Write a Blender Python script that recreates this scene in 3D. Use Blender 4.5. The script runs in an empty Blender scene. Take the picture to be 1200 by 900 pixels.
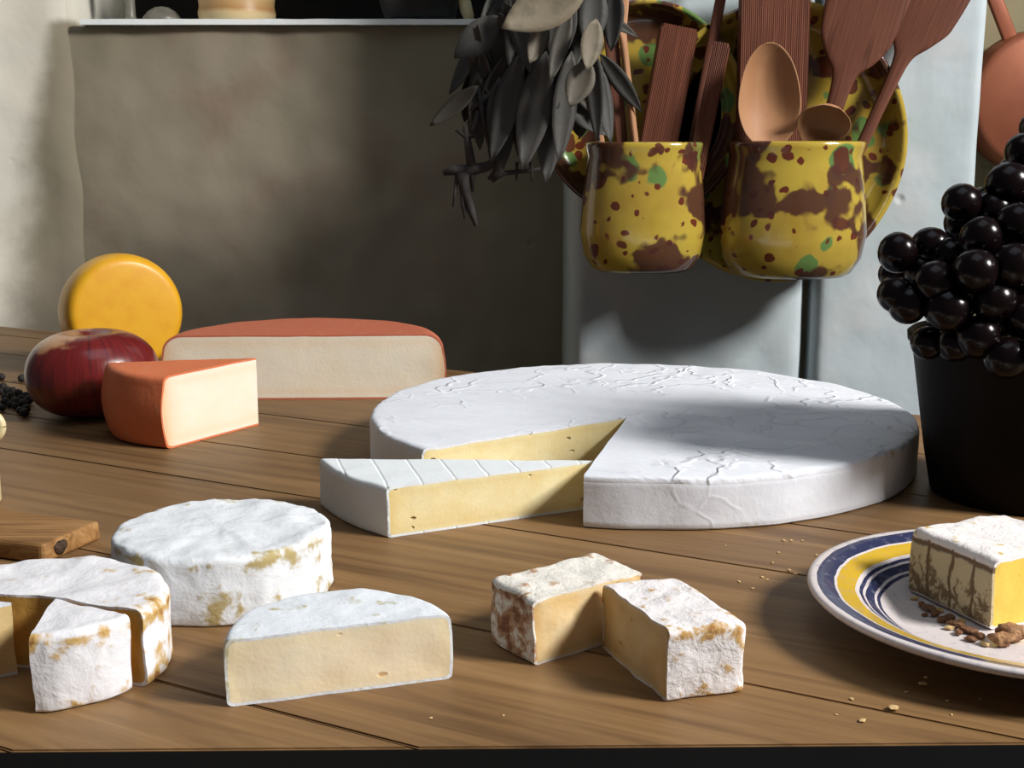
import bpy, bmesh, math, random
from mathutils import Vector, Matrix, noise
R = math.radians
noise.seed_set(7)
sc = bpy.context.scene
COL = sc.collection

# ------------------------------------------------------------------ camera
TZ = 0.75                    # table top height
EYE = Vector((0, 0, TZ + 0.23))
F = 1500.0                   # focal length in 1200-wide pixels
PITCH = math.atan((450 - 165) / F)
cd = bpy.data.cameras.new('camera'); cam = bpy.data.objects.new('camera', cd); COL.objects.link(cam)
cd.sensor_width = 36; cd.lens = F / 1200 * 36; cd.clip_start = 0.02
cam.location = EYE; cam.rotation_euler = (math.pi / 2 - PITCH, 0, 0)
sc.camera = cam
sc.view_settings.view_transform = 'Standard'; sc.view_settings.look = 'None'
sc.view_settings.gamma = 1; sc.view_settings.use_curve_mapping = False
sc.view_settings.exposure = 0.0

# ------------------------------------------------------------------ light
w = bpy.data.worlds.new('world'); sc.world = w; w.use_nodes = True
bg = w.node_tree.nodes['Background']
bg.inputs[0].default_value = (0.80, 0.78, 0.80, 1); bg.inputs[1].default_value = 0.10

def area(name, loc, target, size, power, col):
    l = bpy.data.lights.new(name, 'AREA'); l.shape = 'RECTANGLE'; l.size, l.size_y = size
    l.energy = power; l.color = col
    o = bpy.data.objects.new(name, l); COL.objects.link(o)
    o.location = loc
    o.rotation_euler = (Vector(target) - Vector(loc)).to_track_quat('-Z', 'Y').to_euler()
    return o
# key lamp for an unseen source on the right, before the table
area('key_light', (2.15, -0.07, 2.42), (0.05, 0.85, 0.8), (0.60, 0.60), 122, (1.0, 0.965, 0.93))
# cool fill lamp added overhead, bluish on upward faces
area('cool_fill', (0.2, 0.5, 2.9), (0.0, 0.8, 0.75), (1.4, 1.2), 6.0, (0.74, 0.86, 1.0))

# ------------------------------------------------------------------ helpers
def ray(x, y):
    a = (x - 600) / F; b = (450 - y) / F
    return Vector((a, math.cos(PITCH) + b * math.sin(PITCH), -math.sin(PITCH) + b * math.cos(PITCH)))
def T(x, y, z=0.0):                       # point of a plane z above the table top
    r = ray(x, y); t = (TZ + z - EYE.z) / r.z
    return EYE + r * t
def D(x, y, depth):                       # point at a distance from the camera wall plane
    r = ray(x, y)
    return EYE + r * (depth / r.y)

def props(o, label=None, cat=None, group=None, kind=None):
    if label: o['label'] = label
    if cat: o['category'] = cat
    if group: o['group'] = group
    if kind: o['kind'] = kind
    return o
def empty(name, loc, label, cat, group=None, rz=0):
    o = bpy.data.objects.new(name, None); COL.objects.link(o)
    o.empty_display_size = .02; o.location = loc; o.rotation_euler = (0, 0, rz)
    return props(o, label, cat, group)
def link(name, bm, mat, parent=None, smooth=True, loc=None):
    bmesh.ops.remove_doubles(bm, verts=bm.verts, dist=1e-6)
    bmesh.ops.recalc_face_normals(bm, faces=bm.faces)
    me = bpy.data.meshes.new(name); bm.to_mesh(me); bm.free()
    for p in me.polygons: p.use_smooth = smooth
    o = bpy.data.objects.new(name, me); COL.objects.link(o)
    if mat: me.materials.append(mat)
    if parent: o.parent = parent
    if loc is not None: o.location = loc
    return o
def sharp(o, ang=35):
    me = o.data
    bm = bmesh.new(); bm.from_mesh(me)
    for e in bm.edges:
        if len(e.link_faces) == 2 and e.calc_face_angle(0) > R(ang): e.smooth = False
    bm.to_mesh(me); bm.free(); return o
def copy_tree(o, parent=None):
    c = o.copy(); COL.objects.link(c)
    if parent: c.parent = parent
    for ch in list(o.children): copy_tree(ch, c)
    return c

def face(bm, vs):
    u = []
    for v in vs:
        if v not in u: u.append(v)
    if len(u) >= 3:
        try: return bm.faces.new(u)
        except ValueError: return None
def box(bm, x0, y0, z0, x1, y1, z1, bev=0.0, M=None, seg=2):
    vs = [bm.verts.new(Vector((x, y, z)) if M is None else M @ Vector((x, y, z)))
          for x in (x0, x1) for y in (y0, y1) for z in (z0, z1)]
    fs = [bm.faces.new([vs[i] for i in q]) for q in ((0, 1, 3, 2), (4, 6, 7, 5), (0, 4, 5, 1), (2, 3, 7, 6), (0, 2, 6, 4), (1, 5, 7, 3))]
    if bev:
        es = list({e for f in fs for e in f.edges})
        bmesh.ops.bevel(bm, geom=es, offset=bev, segments=seg, affect='EDGES', profile=.6)
def lathe(bm, prof, n=64, cx=0, cy=0, sy=1.0, fn=None):
    rings = []
    for (r, z) in prof:
        if r < 1e-6:
            rings.append([bm.verts.new((cx, cy, z))] * n); continue
        ring = []
        for k in range(n):
            a = 2 * math.pi * k / n
            rr = r if fn is None else fn(r, z, a)
            ring.append(bm.verts.new((cx + rr * math.cos(a), cy + rr * math.sin(a) * sy, z)))
        rings.append(ring)
    for A, B in zip(rings, rings[1:]):
        for k in range(n):
            face(bm, [A[k], A[(k + 1) % n], B[(k + 1) % n], B[k]])
def tube(bm, pts, rads, n=10, cap=True):
    pts = [Vector(p) for p in pts]; rings = []
    for i, p in enumerate(pts):
        d = (pts[min(i + 1, len(pts) - 1)] - pts[max(i - 1, 0)]).normalized()
        a = d.orthogonal().normalized() if i == 0 else (rings_a - d * rings_a.dot(d)).normalized()
        rings_a = a; b = d.cross(a)
        rings.append([bm.verts.new(p + (a * math.cos(t) + b * math.sin(t)) * rads[i]) for t in [2 * math.pi * k / n for k in range(n)]])
    for A, B in zip(rings, rings[1:]):
        for k in range(n): face(bm, [A[k], A[(k + 1) % n], B[(k + 1) % n], B[k]])
    if cap:
        bm.faces.new(rings[0][::-1]); bm.faces.new(rings[-1])
def ico(bm, c, r, sub=3, s=(1, 1, 1), rough=0, seed=0):
    res = bmesh.ops.create_icosphere(bm, subdivisions=sub, radius=1)
    for v in res['verts']:
        k = 1 + rough * noise.noise(v.co * 1.7 + Vector((seed * 7.3, seed, 0)))
        v.co = Vector((v.co.x * s[0], v.co.y * s[1], v.co.z * s[2])) * (r * k) + Vector(c)

# ------------------------------------------------------------------ node materials
class NT:
    def __init__(s, name):
        s.m = bpy.data.materials.new(name); s.m.use_nodes = True
        s.t = s.m.node_tree; s.b = s.t.nodes['Principled BSDF']; s.co = None
    def n(s, kind, **kw):
        nd = s.t.nodes.new(kind)
        for k, v in kw.items():
            if k in nd.inputs.keys(): s.put(nd.inputs[k], v)
            else: setattr(nd, k, v)
        return nd
    def put(s, sock, v):
        if isinstance(v, bpy.types.NodeSocket): s.t.links.new(v, sock)
        else: sock.default_value = v
    def coord(s, scale=(1, 1, 1), rz=0, offset=None):
        if s.co is None: s.co = s.n('ShaderNodeTexCoord')
        mp = s.n('ShaderNodeMapping'); s.t.links.new(s.co.outputs['Object'], mp.inputs['Vector'])
        mp.inputs['Scale'].default_value = scale
        src = s.co.outputs['Object']
        if rz:
            m2 = s.n('ShaderNodeMapping'); m2.inputs['Rotation'].default_value = (0, 0, rz)
            s.t.links.new(src, m2.inputs['Vector']); src = m2.outputs['Vector']
            s.t.links.new(src, mp.inputs['Vector'])
        if offset is not None:
            ad = s.n('ShaderNodeVectorMath', operation='ADD'); s.put(ad.inputs[0], src); s.put(ad.inputs[1], offset)
            s.t.links.new(ad.outputs[0], mp.inputs['Vector'])
        return mp.outputs['Vector']
    def noise(s, vec, scale, detail=5, rough=.55, dist=0.0):
        nd = s.n('ShaderNodeTexNoise', Scale=scale, Detail=detail, Roughness=rough, Distortion=dist)
        s.put(nd.inputs['Vector'], vec); return nd.outputs['Fac']
    def voro(s, vec, scale, feature='F1', rand=1.0):
        nd = s.n('ShaderNodeTexVoronoi', feature=feature, Scale=scale, Randomness=rand)
        s.put(nd.inputs['Vector'], vec); return nd
    def math(s, op, a, b=0.0, c=None, clamp=False):
        nd = s.n('ShaderNodeMath', operation=op, use_clamp=clamp); s.put(nd.inputs[0], a); s.put(nd.inputs[1], b)
        if c is not None: s.put(nd.inputs[2], c)
        return nd.outputs[0]
    def step(s, v, lo, hi):
        nd = s.n('ShaderNodeMapRange', interpolation_type='SMOOTHSTEP')
        s.put(nd.inputs[0], v); nd.inputs[1].default_value = lo; nd.inputs[2].default_value = hi
        return nd.outputs[0]
    def mix(s, f, a, b):
        nd = s.n('ShaderNodeMix', data_type='RGBA')
        s.put(nd.inputs[0], f); s.put(nd.inputs[6], a if not isinstance(a, tuple) else (*a, 1)); s.put(nd.inputs[7], b if not isinstance(b, tuple) else (*b, 1))
        return nd.outputs[2]
    def ramp(s, v, stops, mode='LINEAR'):
        nd = s.n('ShaderNodeValToRGB'); cr = nd.color_ramp; cr.interpolation = mode
        while len(cr.elements) < len(stops): cr.elements.new(.5)
        for e, (p, c) in zip(cr.elements, stops): e.position = p; e.color = (*c, 1)
        s.put(nd.inputs[0], v); return nd.outputs[0]
    def bump(s, h, strength, dist, prev=None):
        nd = s.n('ShaderNodeBump', Strength=abs(strength), Distance=dist); nd.invert = strength < 0; s.put(nd.inputs['Height'], h)
        if prev is not None: s.put(nd.inputs['Normal'], prev)
        return nd.outputs[0]
    def attr(s, name):
        return s.n('ShaderNodeAttribute', attribute_name=name).outputs['Fac']
    def out(s, col=None, rough=.5, normal=None, **kw):
        if col is not None: s.put(s.b.inputs['Base Color'], col if not isinstance(col, tuple) else (*col, 1))
        s.put(s.b.inputs['Roughness'], rough)
        if normal is not None: s.put(s.b.inputs['Normal'], normal)
        for k, v in kw.items(): s.put(s.b.inputs[k.replace('_', ' ')], v)
        return s.m

def m_plain(name, c1, c2=None, rough=.5, scale=40, bump=.0, bdist=.001, **kw):
    t = NT(name); v = t.coord()
    n1 = t.noise(v, scale)
    col = t.mix(t.step(n1, .35, .68), c1, c2 or tuple(x * .75 for x in c1))
    nrm = t.bump(t.noise(v, scale * 3), bump, bdist) if bump else None
    return t.out(col, rough, nrm, **kw)
def m_plaster(name, c1, c2, c3, rough=.9, bump=.6, less_lit=None):
    t = NT(name); v = t.coord()
    big = t.noise(v, 2.6, 4, .6); mid = t.noise(v, 9, 4, .5, .1); fine = t.noise(v, 55, 4)
    col = t.mix(t.step(big, .35, .65), c1, c2)
    col = t.mix(t.step(mid, .52, .75), col, c3)
    if less_lit:                                   # light falloff painted in: limewash tone fading to the darker plaster tone
        f = t.step(t.math('ADD', t.attr('light_fade'), t.math('MULTIPLY', t.math('SUBTRACT', t.noise(v, 22, 5), .5), .5)), .15, .85)
        col = t.mix(f, t.mix(t.step(big, .35, .65), less_lit[0], less_lit[1]), col)
    pit = t.step(t.voro(v, 16).outputs['Distance'], .12, .0)
    n1 = t.bump(mid, bump * .8, .010); n1 = t.bump(fine, .15, .001, n1)
    n1 = t.bump(t.math('MULTIPLY', pit, t.step(big, .5, .6)), -.5, .004, n1)
    return t.out(col, rough, n1, Specular_IOR_Level=.15)
def m_wood(name, dark, mid, light, along=2.0, across=42, rz=0, rough=.55, per_plank=False, axis='x', bump=.25):
    t = NT(name)
    off = None
    if per_plank:
        a = t.attr('plank'); cb = t.n('ShaderNodeCombineXYZ')
        t.put(cb.inputs[0], t.math('MULTIPLY', a, 7.3)); t.put(cb.inputs[2], t.math('MULTIPLY', a, 3.1)); off = cb.outputs[0]
    sc3 = {'x': (along, across, across), 'z': (across, across, along), 'y': (across, along, across)}[axis]
    sc1 = {'x': (along * .5, 9, 9), 'z': (9, 9, along * .5), 'y': (9, along * .5, 9)}[axis]
    v = t.coord(sc3, rz, off); v2 = t.coord(sc1, rz, off)
    g = t.noise(v, 1.0, 7, .62, 1.2); b = t.noise(v2, 1.0, 4, .55, .8)
    g2 = t.noise(v, 3.5, 4, .6)
    s = t.math('ADD', t.math('MULTIPLY', g, .65), t.math('MULTIPLY', b, .35))
    col = t.ramp(s, [(.34, dark), (.5, mid), (.66, light)])
    if per_plank:
        f = t.math('MULTIPLY', t.math('FRACT', t.math('MULTIPLY', a, 5.77)), .45)
        col = t.mix(f, col, tuple(x * .62 for x in mid))
    col = t.mix(t.math('MULTIPLY', t.step(g2, .58, .75), .4), col, dark)
    n1 = t.bump(s, bump, .002)
    return t.out(col, rough, n1, Specular_IOR_Level=.25)
def m_rind(name, white, stain, thr=.62, edge=.25, scale=90, wrinkle=0.0, lines=0.0, low=0.0, rough=.85, bump=.5, dark=None, grid=None):
    t = NT(name); v = t.coord()
    big = t.noise(v, scale * .35, 5, .6); mid = t.noise(v, scale, 5, .6, .25); fine = t.noise(v, scale * 7, 4, .6)
    e = t.attr('edge')
    s = t.math('ADD', mid, t.math('MULTIPLY', e, edge))
    s = t.math('ADD', s, t.math('MULTIPLY', t.math('SUBTRACT', big, .5), .5))
    if low:
        s = t.math('ADD', s, t.math('MULTIPLY', t.attr('side'), low))
    col = t.mix(t.step(s, thr - .03, thr + .12), white, stain)
    if dark: col = t.mix(t.step(s, thr + .1, thr + .22), col, dark)
    col = t.mix(t.math('MULTIPLY', t.step(fine, .5, .8), .18), col, tuple(x * .82 for x in white))
    nrm = t.bump(mid, bump, .0020); nrm = t.bump(fine, .22, .0004, nrm)
    if wrinkle:
        dv = t.n('ShaderNodeVectorMath', operation='ADD')
        nz = t.n('ShaderNodeTexNoise', Scale=14.0, Detail=3.0); t.put(nz.inputs['Vector'], v)
        sc_ = t.n('ShaderNodeVectorMath', operation='SCALE'); t.put(sc_.inputs[0], nz.outputs['Color']); sc_.inputs['Scale'].default_value = .12
        t.put(dv.inputs[0], v); t.put(dv.inputs[1], sc_.outputs[0])
        vo = t.voro(dv.outputs[0], 24, 'DISTANCE_TO_EDGE')
        ridge = t.step(vo.outputs['Distance'], .085, .0)
        msk = t.step(t.noise(v, 9, 3), .42, .6)
        nrm = t.bump(t.math('MULTIPLY', t.math('MULTIPLY', ridge, msk), t.math('SUBTRACT', 1.0, t.math('MULTIPLY', t.attr('side'), .85))), wrinkle, .0011, nrm)
        vs = t.coord((9, 60, 20), R(25)); nrm = t.bump(t.math('MULTIPLY', t.noise(vs, 1.0, 5, .65, 1.5), t.math('SUBTRACT', 1.0, t.math('MULTIPLY', t.attr('side'), .8))), .6, .003, nrm)
    if grid:                                   # rows of marks left by the draining mat
        gv = t.coord((1, 1, 1), grid[0]); sg = t.n('ShaderNodeSeparateXYZ'); t.put(sg.inputs[0], gv)
        ph = t.math('PINGPONG', t.math('ADD', sg.outputs[0], t.math('MULTIPLY', mid, .002)), grid[1])
        nrm = t.bump(t.math('MULTIPLY', t.step(ph, .0014, .0), t.math('SUBTRACT', 1.0, t.attr('side'))), grid[2], .0016, nrm)
    return t.out(col, rough, nrm, Specular_IOR_Level=.2, Subsurface_Weight=.08, Subsurface_Radius=(.01, .007, .004), Subsurface_Scale=.4)
def m_paste(name, c1, c2, holes=0.0, hole_col=(.35, .2, .05), scale=40, band=None, rough=.5):
    t = NT(name); v = t.coord()
    n1 = t.noise(v, scale, 5, .6); fine = t.noise(v, 500, 3)
    col = t.mix(t.step(n1, .35, .7), c1, c2)
    nrm = t.bump(n1, .3, .002); nrm = t.bump(fine, .25, .0005, nrm)
    if band:                                   # riper, deeper coloured paste next to the rind
        col = t.mix(t.math('MULTIPLY', t.attr('edge'), .8), col, band)
    if holes:
        vv = t.coord((1, 1, 1.9)); vo = t.voro(vv, 75)
        big = t.step(t.noise(v, 60, 2), .56, .62)
        h = t.math('MULTIPLY', t.step(vo.outputs['Distance'], .20, .10), big)
        col = t.mix(t.math('MULTIPLY', h, .75), col, hole_col)
        nrm = t.bump(h, -holes, .003, nrm)
    return t.out(col, rough, nrm, Subsurface_Weight=.15, Subsurface_Radius=(.012, .007, .003), Subsurface_Scale=.4)

M = {}
M['table'] = m_wood('table_wood', (.105, .054, .023), (.225, .126, .052), (.32, .19, .082), 3.0, 55, R(28), .5, True)
M['board'] = m_wood('board_wood', (.14, .06, .02), (.33, .17, .06), (.46, .27, .11), 8, 150, 0, .6)
M['knot'] = m_plain('wood_knot', (.03, .016, .008), (.09, .045, .02), .8, 200, .6, .002)
M['black'] = m_plain('added_rail_black', (.0015, .0015, .0016), (.002, .002, .002), .95, 30, Specular_IOR_Level=.1)
M['utensil'] = m_wood('utensil_wood', (.085, .030, .018), (.16, .058, .034), (.215, .085, .05), 6, 160, 0, .6, axis='z')
M['spoonwood'] = m_wood('pale_spoon_wood', (.36, .18, .085), (.39, .20, .10), (.42, .225, .11), 3, 60, 0, .55, axis='z', bump=.1)
M['wall_dark'] = m_plaster('grey_brown_plaster', (.33, .285, .215), (.25, .23, .16), (.28, .215, .16))  # grey-brown plaster, the low wall's own tone
M['wall_light'] = m_plaster('lit_limewash_plaster', (.80, .76, .65), (.70, .68, .60), (.82, .79, .70), less_lit=((.33, .285, .215), (.25, .23, .16)))  # less_lit tones stand for the less lit part of the reveal
M['pier'] = m_plaster('white_plaster', (.50, .565, .60), (.42, .49, .51), (.54, .575, .585))
M['niche'] = m_plaster('unlit_niche_plaster', (.035, .032, .032), (.028, .026, .026), (.04, .034, .03))  # the niche's lack of light is put into this dark colour
M['wall_far'] = m_plaster('ochre_plaster', (.30, .25, .15), (.24, .21, .13), (.28, .20, .12))
M['sill'] = m_plain('white_sill', (.90, .93, .92), (.84, .90, .90), .6, 30, .3, .002)
M['floor'] = m_plain('stone_floor', (.06, .05, .04), (.04, .034, .03), .9, 6)

# ------------------------------------------------------------------ the setting
bm = bmesh.new(); box(bm, -1.6, -.3, -.05, 1.6, 2.6, 0); props(link('floor', bm, M['floor'], smooth=False), kind='structure')
def rough_panel(name, x0, x1, z0, z1, y, th, mat, amp, nx, nz, rnd=0.0, seed=0):
    """thick plaster slab with an uneven hand-trowelled face and rounded vertical arrises"""
    bm = bmesh.new(); g = []
    for j in range(nz + 1):
        row = []
        for i in range(nx + 1):
            x = x0 + (x1 - x0) * i / nx; z = z0 + (z1 - z0) * j / nz
            d = amp * noise.noise(Vector((x * 7 + seed, z * 7, seed))) + amp * .4 * noise.noise(Vector((x * 25 + seed, z * 22, 3)))
            yy = y - d
            e = min(x - x0, x1 - x)
            if rnd and e < rnd: yy += rnd - math.sqrt(max(0, rnd * rnd - (rnd - e) ** 2))
            row.append(bm.verts.new((x, yy, z)))
        g.append(row)
    for j in range(nz):
        for i in range(nx): bm.faces.new([g[j][i], g[j][i + 1], g[j + 1][i + 1], g[j + 1][i]])
    edge = [g[0][i] for i in range(nx + 1)] + [g[j][nx] for j in range(1, nz + 1)] + [g[nz][i] for i in range(nx - 1, -1, -1)] + [g[j][0] for j in range(nz - 1, 0, -1)]
    back = [bm.verts.new((v.co.x, y + th, v.co.z)) for v in edge]
    n = len(edge)
    for k in range(n): bm.faces.new([edge[(k + 1) % n], edge[k], back[k], back[(k + 1) % n]])
    bm.faces.new(back)
    return props(link(name, bm, mat), kind='structure')
YW = 1.76
zs = D(300, 22, YW - .012).z              # top of the window ledge
zb = D(300, 29.5, YW - .012).z
xl = D(88, 200, YW).x; xr = D(700, 200, YW).x
rough_panel('wall_back', xl - .04, xr, 0, zb, YW, .34, M['wall_dark'], .007, 90, 110)
# ledge: whitewashed board on top of the low wall
bm = bmesh.new()
nx = 80; x0s = D(97, 22, YW).x; x1s = xr - .01
for (ya, yb_, za, zb2) in ((YW - .014, YW + .34, zb + .0006, zs),):
    prev = None
    for i in range(nx + 1):
        x = x0s + (x1s - x0s) * i / nx
        wob = .0016 * noise.noise(Vector((x * 18, 0, 0))); wz = .0012 * noise.noise(Vector((x * 30, 5, 0)))
        ring = [bm.verts.new((x, ya + wob, za)), bm.verts.new((x, ya + wob + .001, zb2 - .001 + wz)), bm.verts.new((x, ya + .004 + wob, zb2 + wz * .5)), bm.verts.new((x, yb_, zb2)), bm.verts.new((x, yb_, za))]
        if prev:
            for k in range(5): bm.faces.new([prev[k], prev[(k + 1) % 5], ring[(k + 1) % 5], ring[k]])
        else: bm.faces.new(ring[::-1])
        prev = ring
    bm.faces.new(prev)
props(link('trim_1', bm, M['sill'], smooth=False), kind='structure')
# niche above the ledge
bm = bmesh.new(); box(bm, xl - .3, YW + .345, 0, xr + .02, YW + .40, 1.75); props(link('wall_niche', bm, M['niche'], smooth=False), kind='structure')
bm = bmesh.new(); box(bm, xl - .02, YW + .03, 1.45, xr + .02, YW + .34, 1.55); props(link('wall_niche_shade', bm, M['niche'], smooth=False), kind='structure')  # unseen slab added over the niche to keep it dark
# left splayed reveal, plastered round the corner in one sweep from the low wall
bm = bmesh.new(); light_fade = bm.verts.layers.float.new('light_fade')
plan = []; dist = []; px_, py_, hd = xl + .004, YW - .008, 0.0
for k in range(40):
    plan.append((px_, py_)); dist.append(k * .014)
    hd = R(48) * min(1, max(0, (k - 2) / 11))
    px_ -= math.cos(hd) * .014; py_ -= math.sin(hd) * .014
nz = 110; rows = []
for j in range(nz + 1):
    z = 1.75 * j / nz; row = []
    low = max(0, zs - z)
    lean = .012 * noise.noise(Vector((3.3, z * 9, 1.7)))
    for i, (x, y) in enumerate(plan):
        a = noise.noise(Vector((x * 9, y * 9, z * 7))) * .006 + noise.noise(Vector((x * 26, y * 26, z * 24))) * .003
        a *= min(1, .3 + i / 6)
        v_ = bm.verts.new((x - lean + a, y - a + (.007 if i == 0 else 0), z))
        v_[light_fade] = min(1, max(0, (dist[i] - .10 * low - .004) / (.035 + .22 * low))) if z < zs else 1.0  # slanting edge of the light on the reveal, painted per vertex
        row.append(v_)
    row.append(bm.verts.new((plan[-1][0] - .1, YW + .5, z))); row.append(bm.verts.new((plan[0][0] - lean - .02, YW + .5, z)))
    rows.append(row)
for A, B in zip(rows, rows[1:]):
    for k in range(len(A)): bm.faces.new([A[k], A[(k + 1) % len(A)], B[(k + 1) % len(A)], B[k]])
bm.faces.new(rows[0]); bm.faces.new(rows[-1][::-1])
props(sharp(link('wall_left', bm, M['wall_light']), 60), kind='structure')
# white piers the pottery hangs on
YP = 1.50
pxa, pxb, pxc, pxd = D(669, 380, YP).x, D(944, 380, YP).x, D(953, 380, YP).x, D(1146, 200, YP).x
rough_panel('wall_pier_left', pxa, pxb, 0, 1.75, YP, .3, M['pier'], .005, 40, 150, .02, 3.1)
rough_panel('wall_pier_right', pxc, pxd, 0, 1.75, YP - .004, .3, M['pier'], .004, 30, 150, .012, 8.7)
bm = bmesh.new(); box(bm, pxa + .03, YP + .035, 0, pxd - .03, YP + .29, 1.74); props(link('wall_pier_core', bm, M['wall_dark'], smooth=False), kind='structure')
rough_panel('wall_right', pxd - .05, 1.4, 0, 1.75, 1.84, .2, M['wall_far'], .004, 40, 80, 0, 5)

# ------------------------------------------------------------------ table
TB = T(0, 383); ang = R(-28)
al = Vector((math.cos(ang), math.sin(ang), 0)); nrm_ = Vector((-al.y, al.x, 0))
tp = [T(-25, 380) - al * 0.0, Vector((TB.x + al.x * 1.55, TB.y + al.y * 1.55, 0)), Vector((.46, .467, 0)), T(1200, 870.5), T(0, 879.5), T(-110, 880.2)]
fl, fr_ = T(0, 879.5), T(1200, 870.5)
fd = (fr_ - fl).normalized()
tp[2] = fl + fd * .62; tp[5] = fl - fd * .10; tp[3:5] = []
outline = [(p.x, p.y) for p in (tp[0], tp[3], tp[2], tp[1])]     # counter-clockwise
table = empty('table', (0, .9, 0), 'wide plank kitchen table of worn brown wood carrying all the cheeses', 'table')
def clip(poly, n, lo, hi):
    for s, lim in ((1, lo), (-1, -hi)):
        out = []
        for i in range(len(poly)):
            a, b = poly[i], poly[(i + 1) % len(poly)]
            da = s * (a[0] * n.x + a[1] * n.y) - lim; db = s * (b[0] * n.x + b[1] * n.y) - lim
            if da >= 0: out.append(a)
            if da * db < 0:
                t = da / (da - db); out.append((a[0] + (b[0] - a[0]) * t, a[1] + (b[1] - a[1]) * t))
        poly = out
    return poly
seams = [.10, .206, .3125, .388, .505, .655, .745, .848, .965, 1.06, 1.20]
bm = bmesh.new(); lay = bm.verts.layers.float.new('plank')
ed = [-.2] + seams + [2.0]
for i, (a, b) in enumerate(zip(ed, ed[1:])):
    pl = clip(outline, nrm_, a + .0005, b - .0005)
    if len(pl) < 3: continue
    top = [bm.verts.new((x, y - .9, TZ)) for x, y in pl]; bot = [bm.verts.new((x, y - .9, TZ - .035)) for x, y in pl]
    for v in top + bot: v[lay] = i * .37 + .11
    ft = bm.faces.new(top); bm.faces.new(bot[::-1])
    for k in range(len(pl)):
        bm.faces.new([top[(k + 1) % len(pl)], top[k], bot[k], bot[(k + 1) % len(pl)]])
    bmesh.ops.bevel(bm, geom=list(ft.edges), offset=.0007, segments=2, affect='EDGES')
tt = link('tabletop', bm, M['table'], table, smooth=False)
# invented rail along the front edge, there for the dark bottom band
bm = bmesh.new()
mid = (fl + fr_) / 2
Mx = Matrix.Translation(Vector((mid.x, mid.y - .9, TZ))) @ Matrix.Rotation(math.atan2(fd.y, fd.x), 4, 'Z')
box(bm, -.35, -.0305, -.06, .40, -.0005, .0, .002, Mx)
props(link('added_front_rail', bm, M['black'], table, smooth=False), 'black rail added along the table front')
bm = bmesh.new(); box(bm, -.02, -.04, -.085, .02, .04, .0, .0, Matrix.Translation(Vector((0, .25, TZ - .035))))
box(bm, -.33, .22, TZ - .085, .33, .26, TZ - .035); link('apron', bm, M['table'], table, smooth=False)
for (x, y) in ((-.5, 1.35), (-.24, .56), (.36, .56), (.55, .88)):
    bm = bmesh.new(); box(bm, x - .025, y - .925, 0, x + .025, y - .875, TZ - .0352, .004); link('leg', bm, M['table'], table, smooth=False)

# ------------------------------------------------------------------ cheese builder
def arc(c, r, a0, a1, n=48, lump=0.0, seed=0.0):
    out = []
    for k in range(n + 1):
        a = R(a0 + (a1 - a0) * k / n)
        rr = r * (1 + lump * noise.noise(Vector((math.cos(a) * 1.6 + seed, math.sin(a) * 1.6, seed))))
        out.append((c[0] + rr * math.cos(a), c[1] + rr * math.sin(a)))
    return out
def rpoly(pts, rad, step=.0025, closed=False):
    """polyline with rounded inner corners, evenly resampled"""
    out = []
    n = len(pts)
    for i, p in enumerate(pts):
        p = Vector(p)
        if not closed and i in (0, n - 1): out.append(p); continue
        a = Vector(pts[i - 1]); b = Vector(pts[(i + 1) % n])
        da = (a - p).normalized(); db = (b - p).normalized()
        for s in range(6):
            t = s / 5
            out.append((p + da * rad) * (1 - t) ** 2 + p * 2 * t * (1 - t) + (p + db * rad) * t ** 2)
    if closed: out.append(out[0])
    res = []
    for a, b in zip(out, out[1:]):
        m = max(1, int((b - a).length / step))
        for s in range(m): res.append(a.lerp(b, s / m))
    if not closed: res.append(out[-1])
    return [(p.x, p.y) for p in res]
def wheel(apex, P, closed, h, rb, bulge, amp, freq, seed, t=0.0, z0=0.0, nu=18, m=10, sag=0.0):
    """sector/wheel grid.  t>0 gives the surface t below the skin.  returns dict grid"""
    A = Vector(apex); n = len(P); Pv = [Vector(p) for p in P]
    us = [0.0, .12, .25, .38, .5, .6, .7, .78, .84, .89, .925, .95, .966, .978, .987, .994, 1.0] if nu else [0, 1]
    G = {}
    for k in range(n):
        if closed: a, b = Pv[(k - 1) % n], Pv[(k + 1) % n]
        else: a, b = Pv[max(k - 1, 0)], Pv[min(k + 1, n - 1)]
        d = (b - a).normalized(); nn = Vector((d.y, -d.x))
        rv = Pv[k] - A; L = rv.length
        pd = max(abs(rv.dot(nn)), L * .3)
        s = 1 - t / pd
        for i, u in enumerate(us):
            e = (1 - u) * pd
            drop = rb - math.sqrt(max(0, rb * rb - (rb - e) ** 2)) if e < rb else 0
            zt = h - t - drop * (h - 2 * t) / h - sag * (1 - u) ** 2 * h
            zb_ = t + drop * .55 * (h - 2 * t) / h
            for j in range(m + 1):
                v = j / m
                if i not in (0, len(us) - 1) and j not in (0, m) and k not in (0, n - 1): continue
                q = A + rv * (u * s)
                if u > .9: q = q + nn * (bulge * math.sin(math.pi * v) * (u - .9) / .1)
                z = zb_ + (zt - zb_) * v
                p3 = Vector((q.x, q.y, z))
                w3 = Vector((q.x * freq + seed, q.y * freq - seed, z * freq * .8))
                dz = noise.noise_vector(w3) * amp + noise.noise_vector(w3 * 3.1) * amp * .35
                g = min(1, max(0, z / (h * .35)))
                p3 += Vector((dz.x, dz.y, dz.z * g))
                p3.z = max(p3.z, 0.0)
                # closeness to a horizontal edge of the rind, and side mask
                if i == len(us) - 1: ev = math.exp(-min(zt - z, z - zb_) / .0045); sd = 1.0
                else: ev = math.exp(-e / .0055); sd = 0.0
                if t and i < len(us) - 1 and j not in (0, m): ev = max(math.exp(-min(z - zb_, zt - z) / .004), math.exp(-e / .006))
                G[(i, k, j)] = (p3, ev, sd)
    return G, len(us) - 1, n, m
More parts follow.
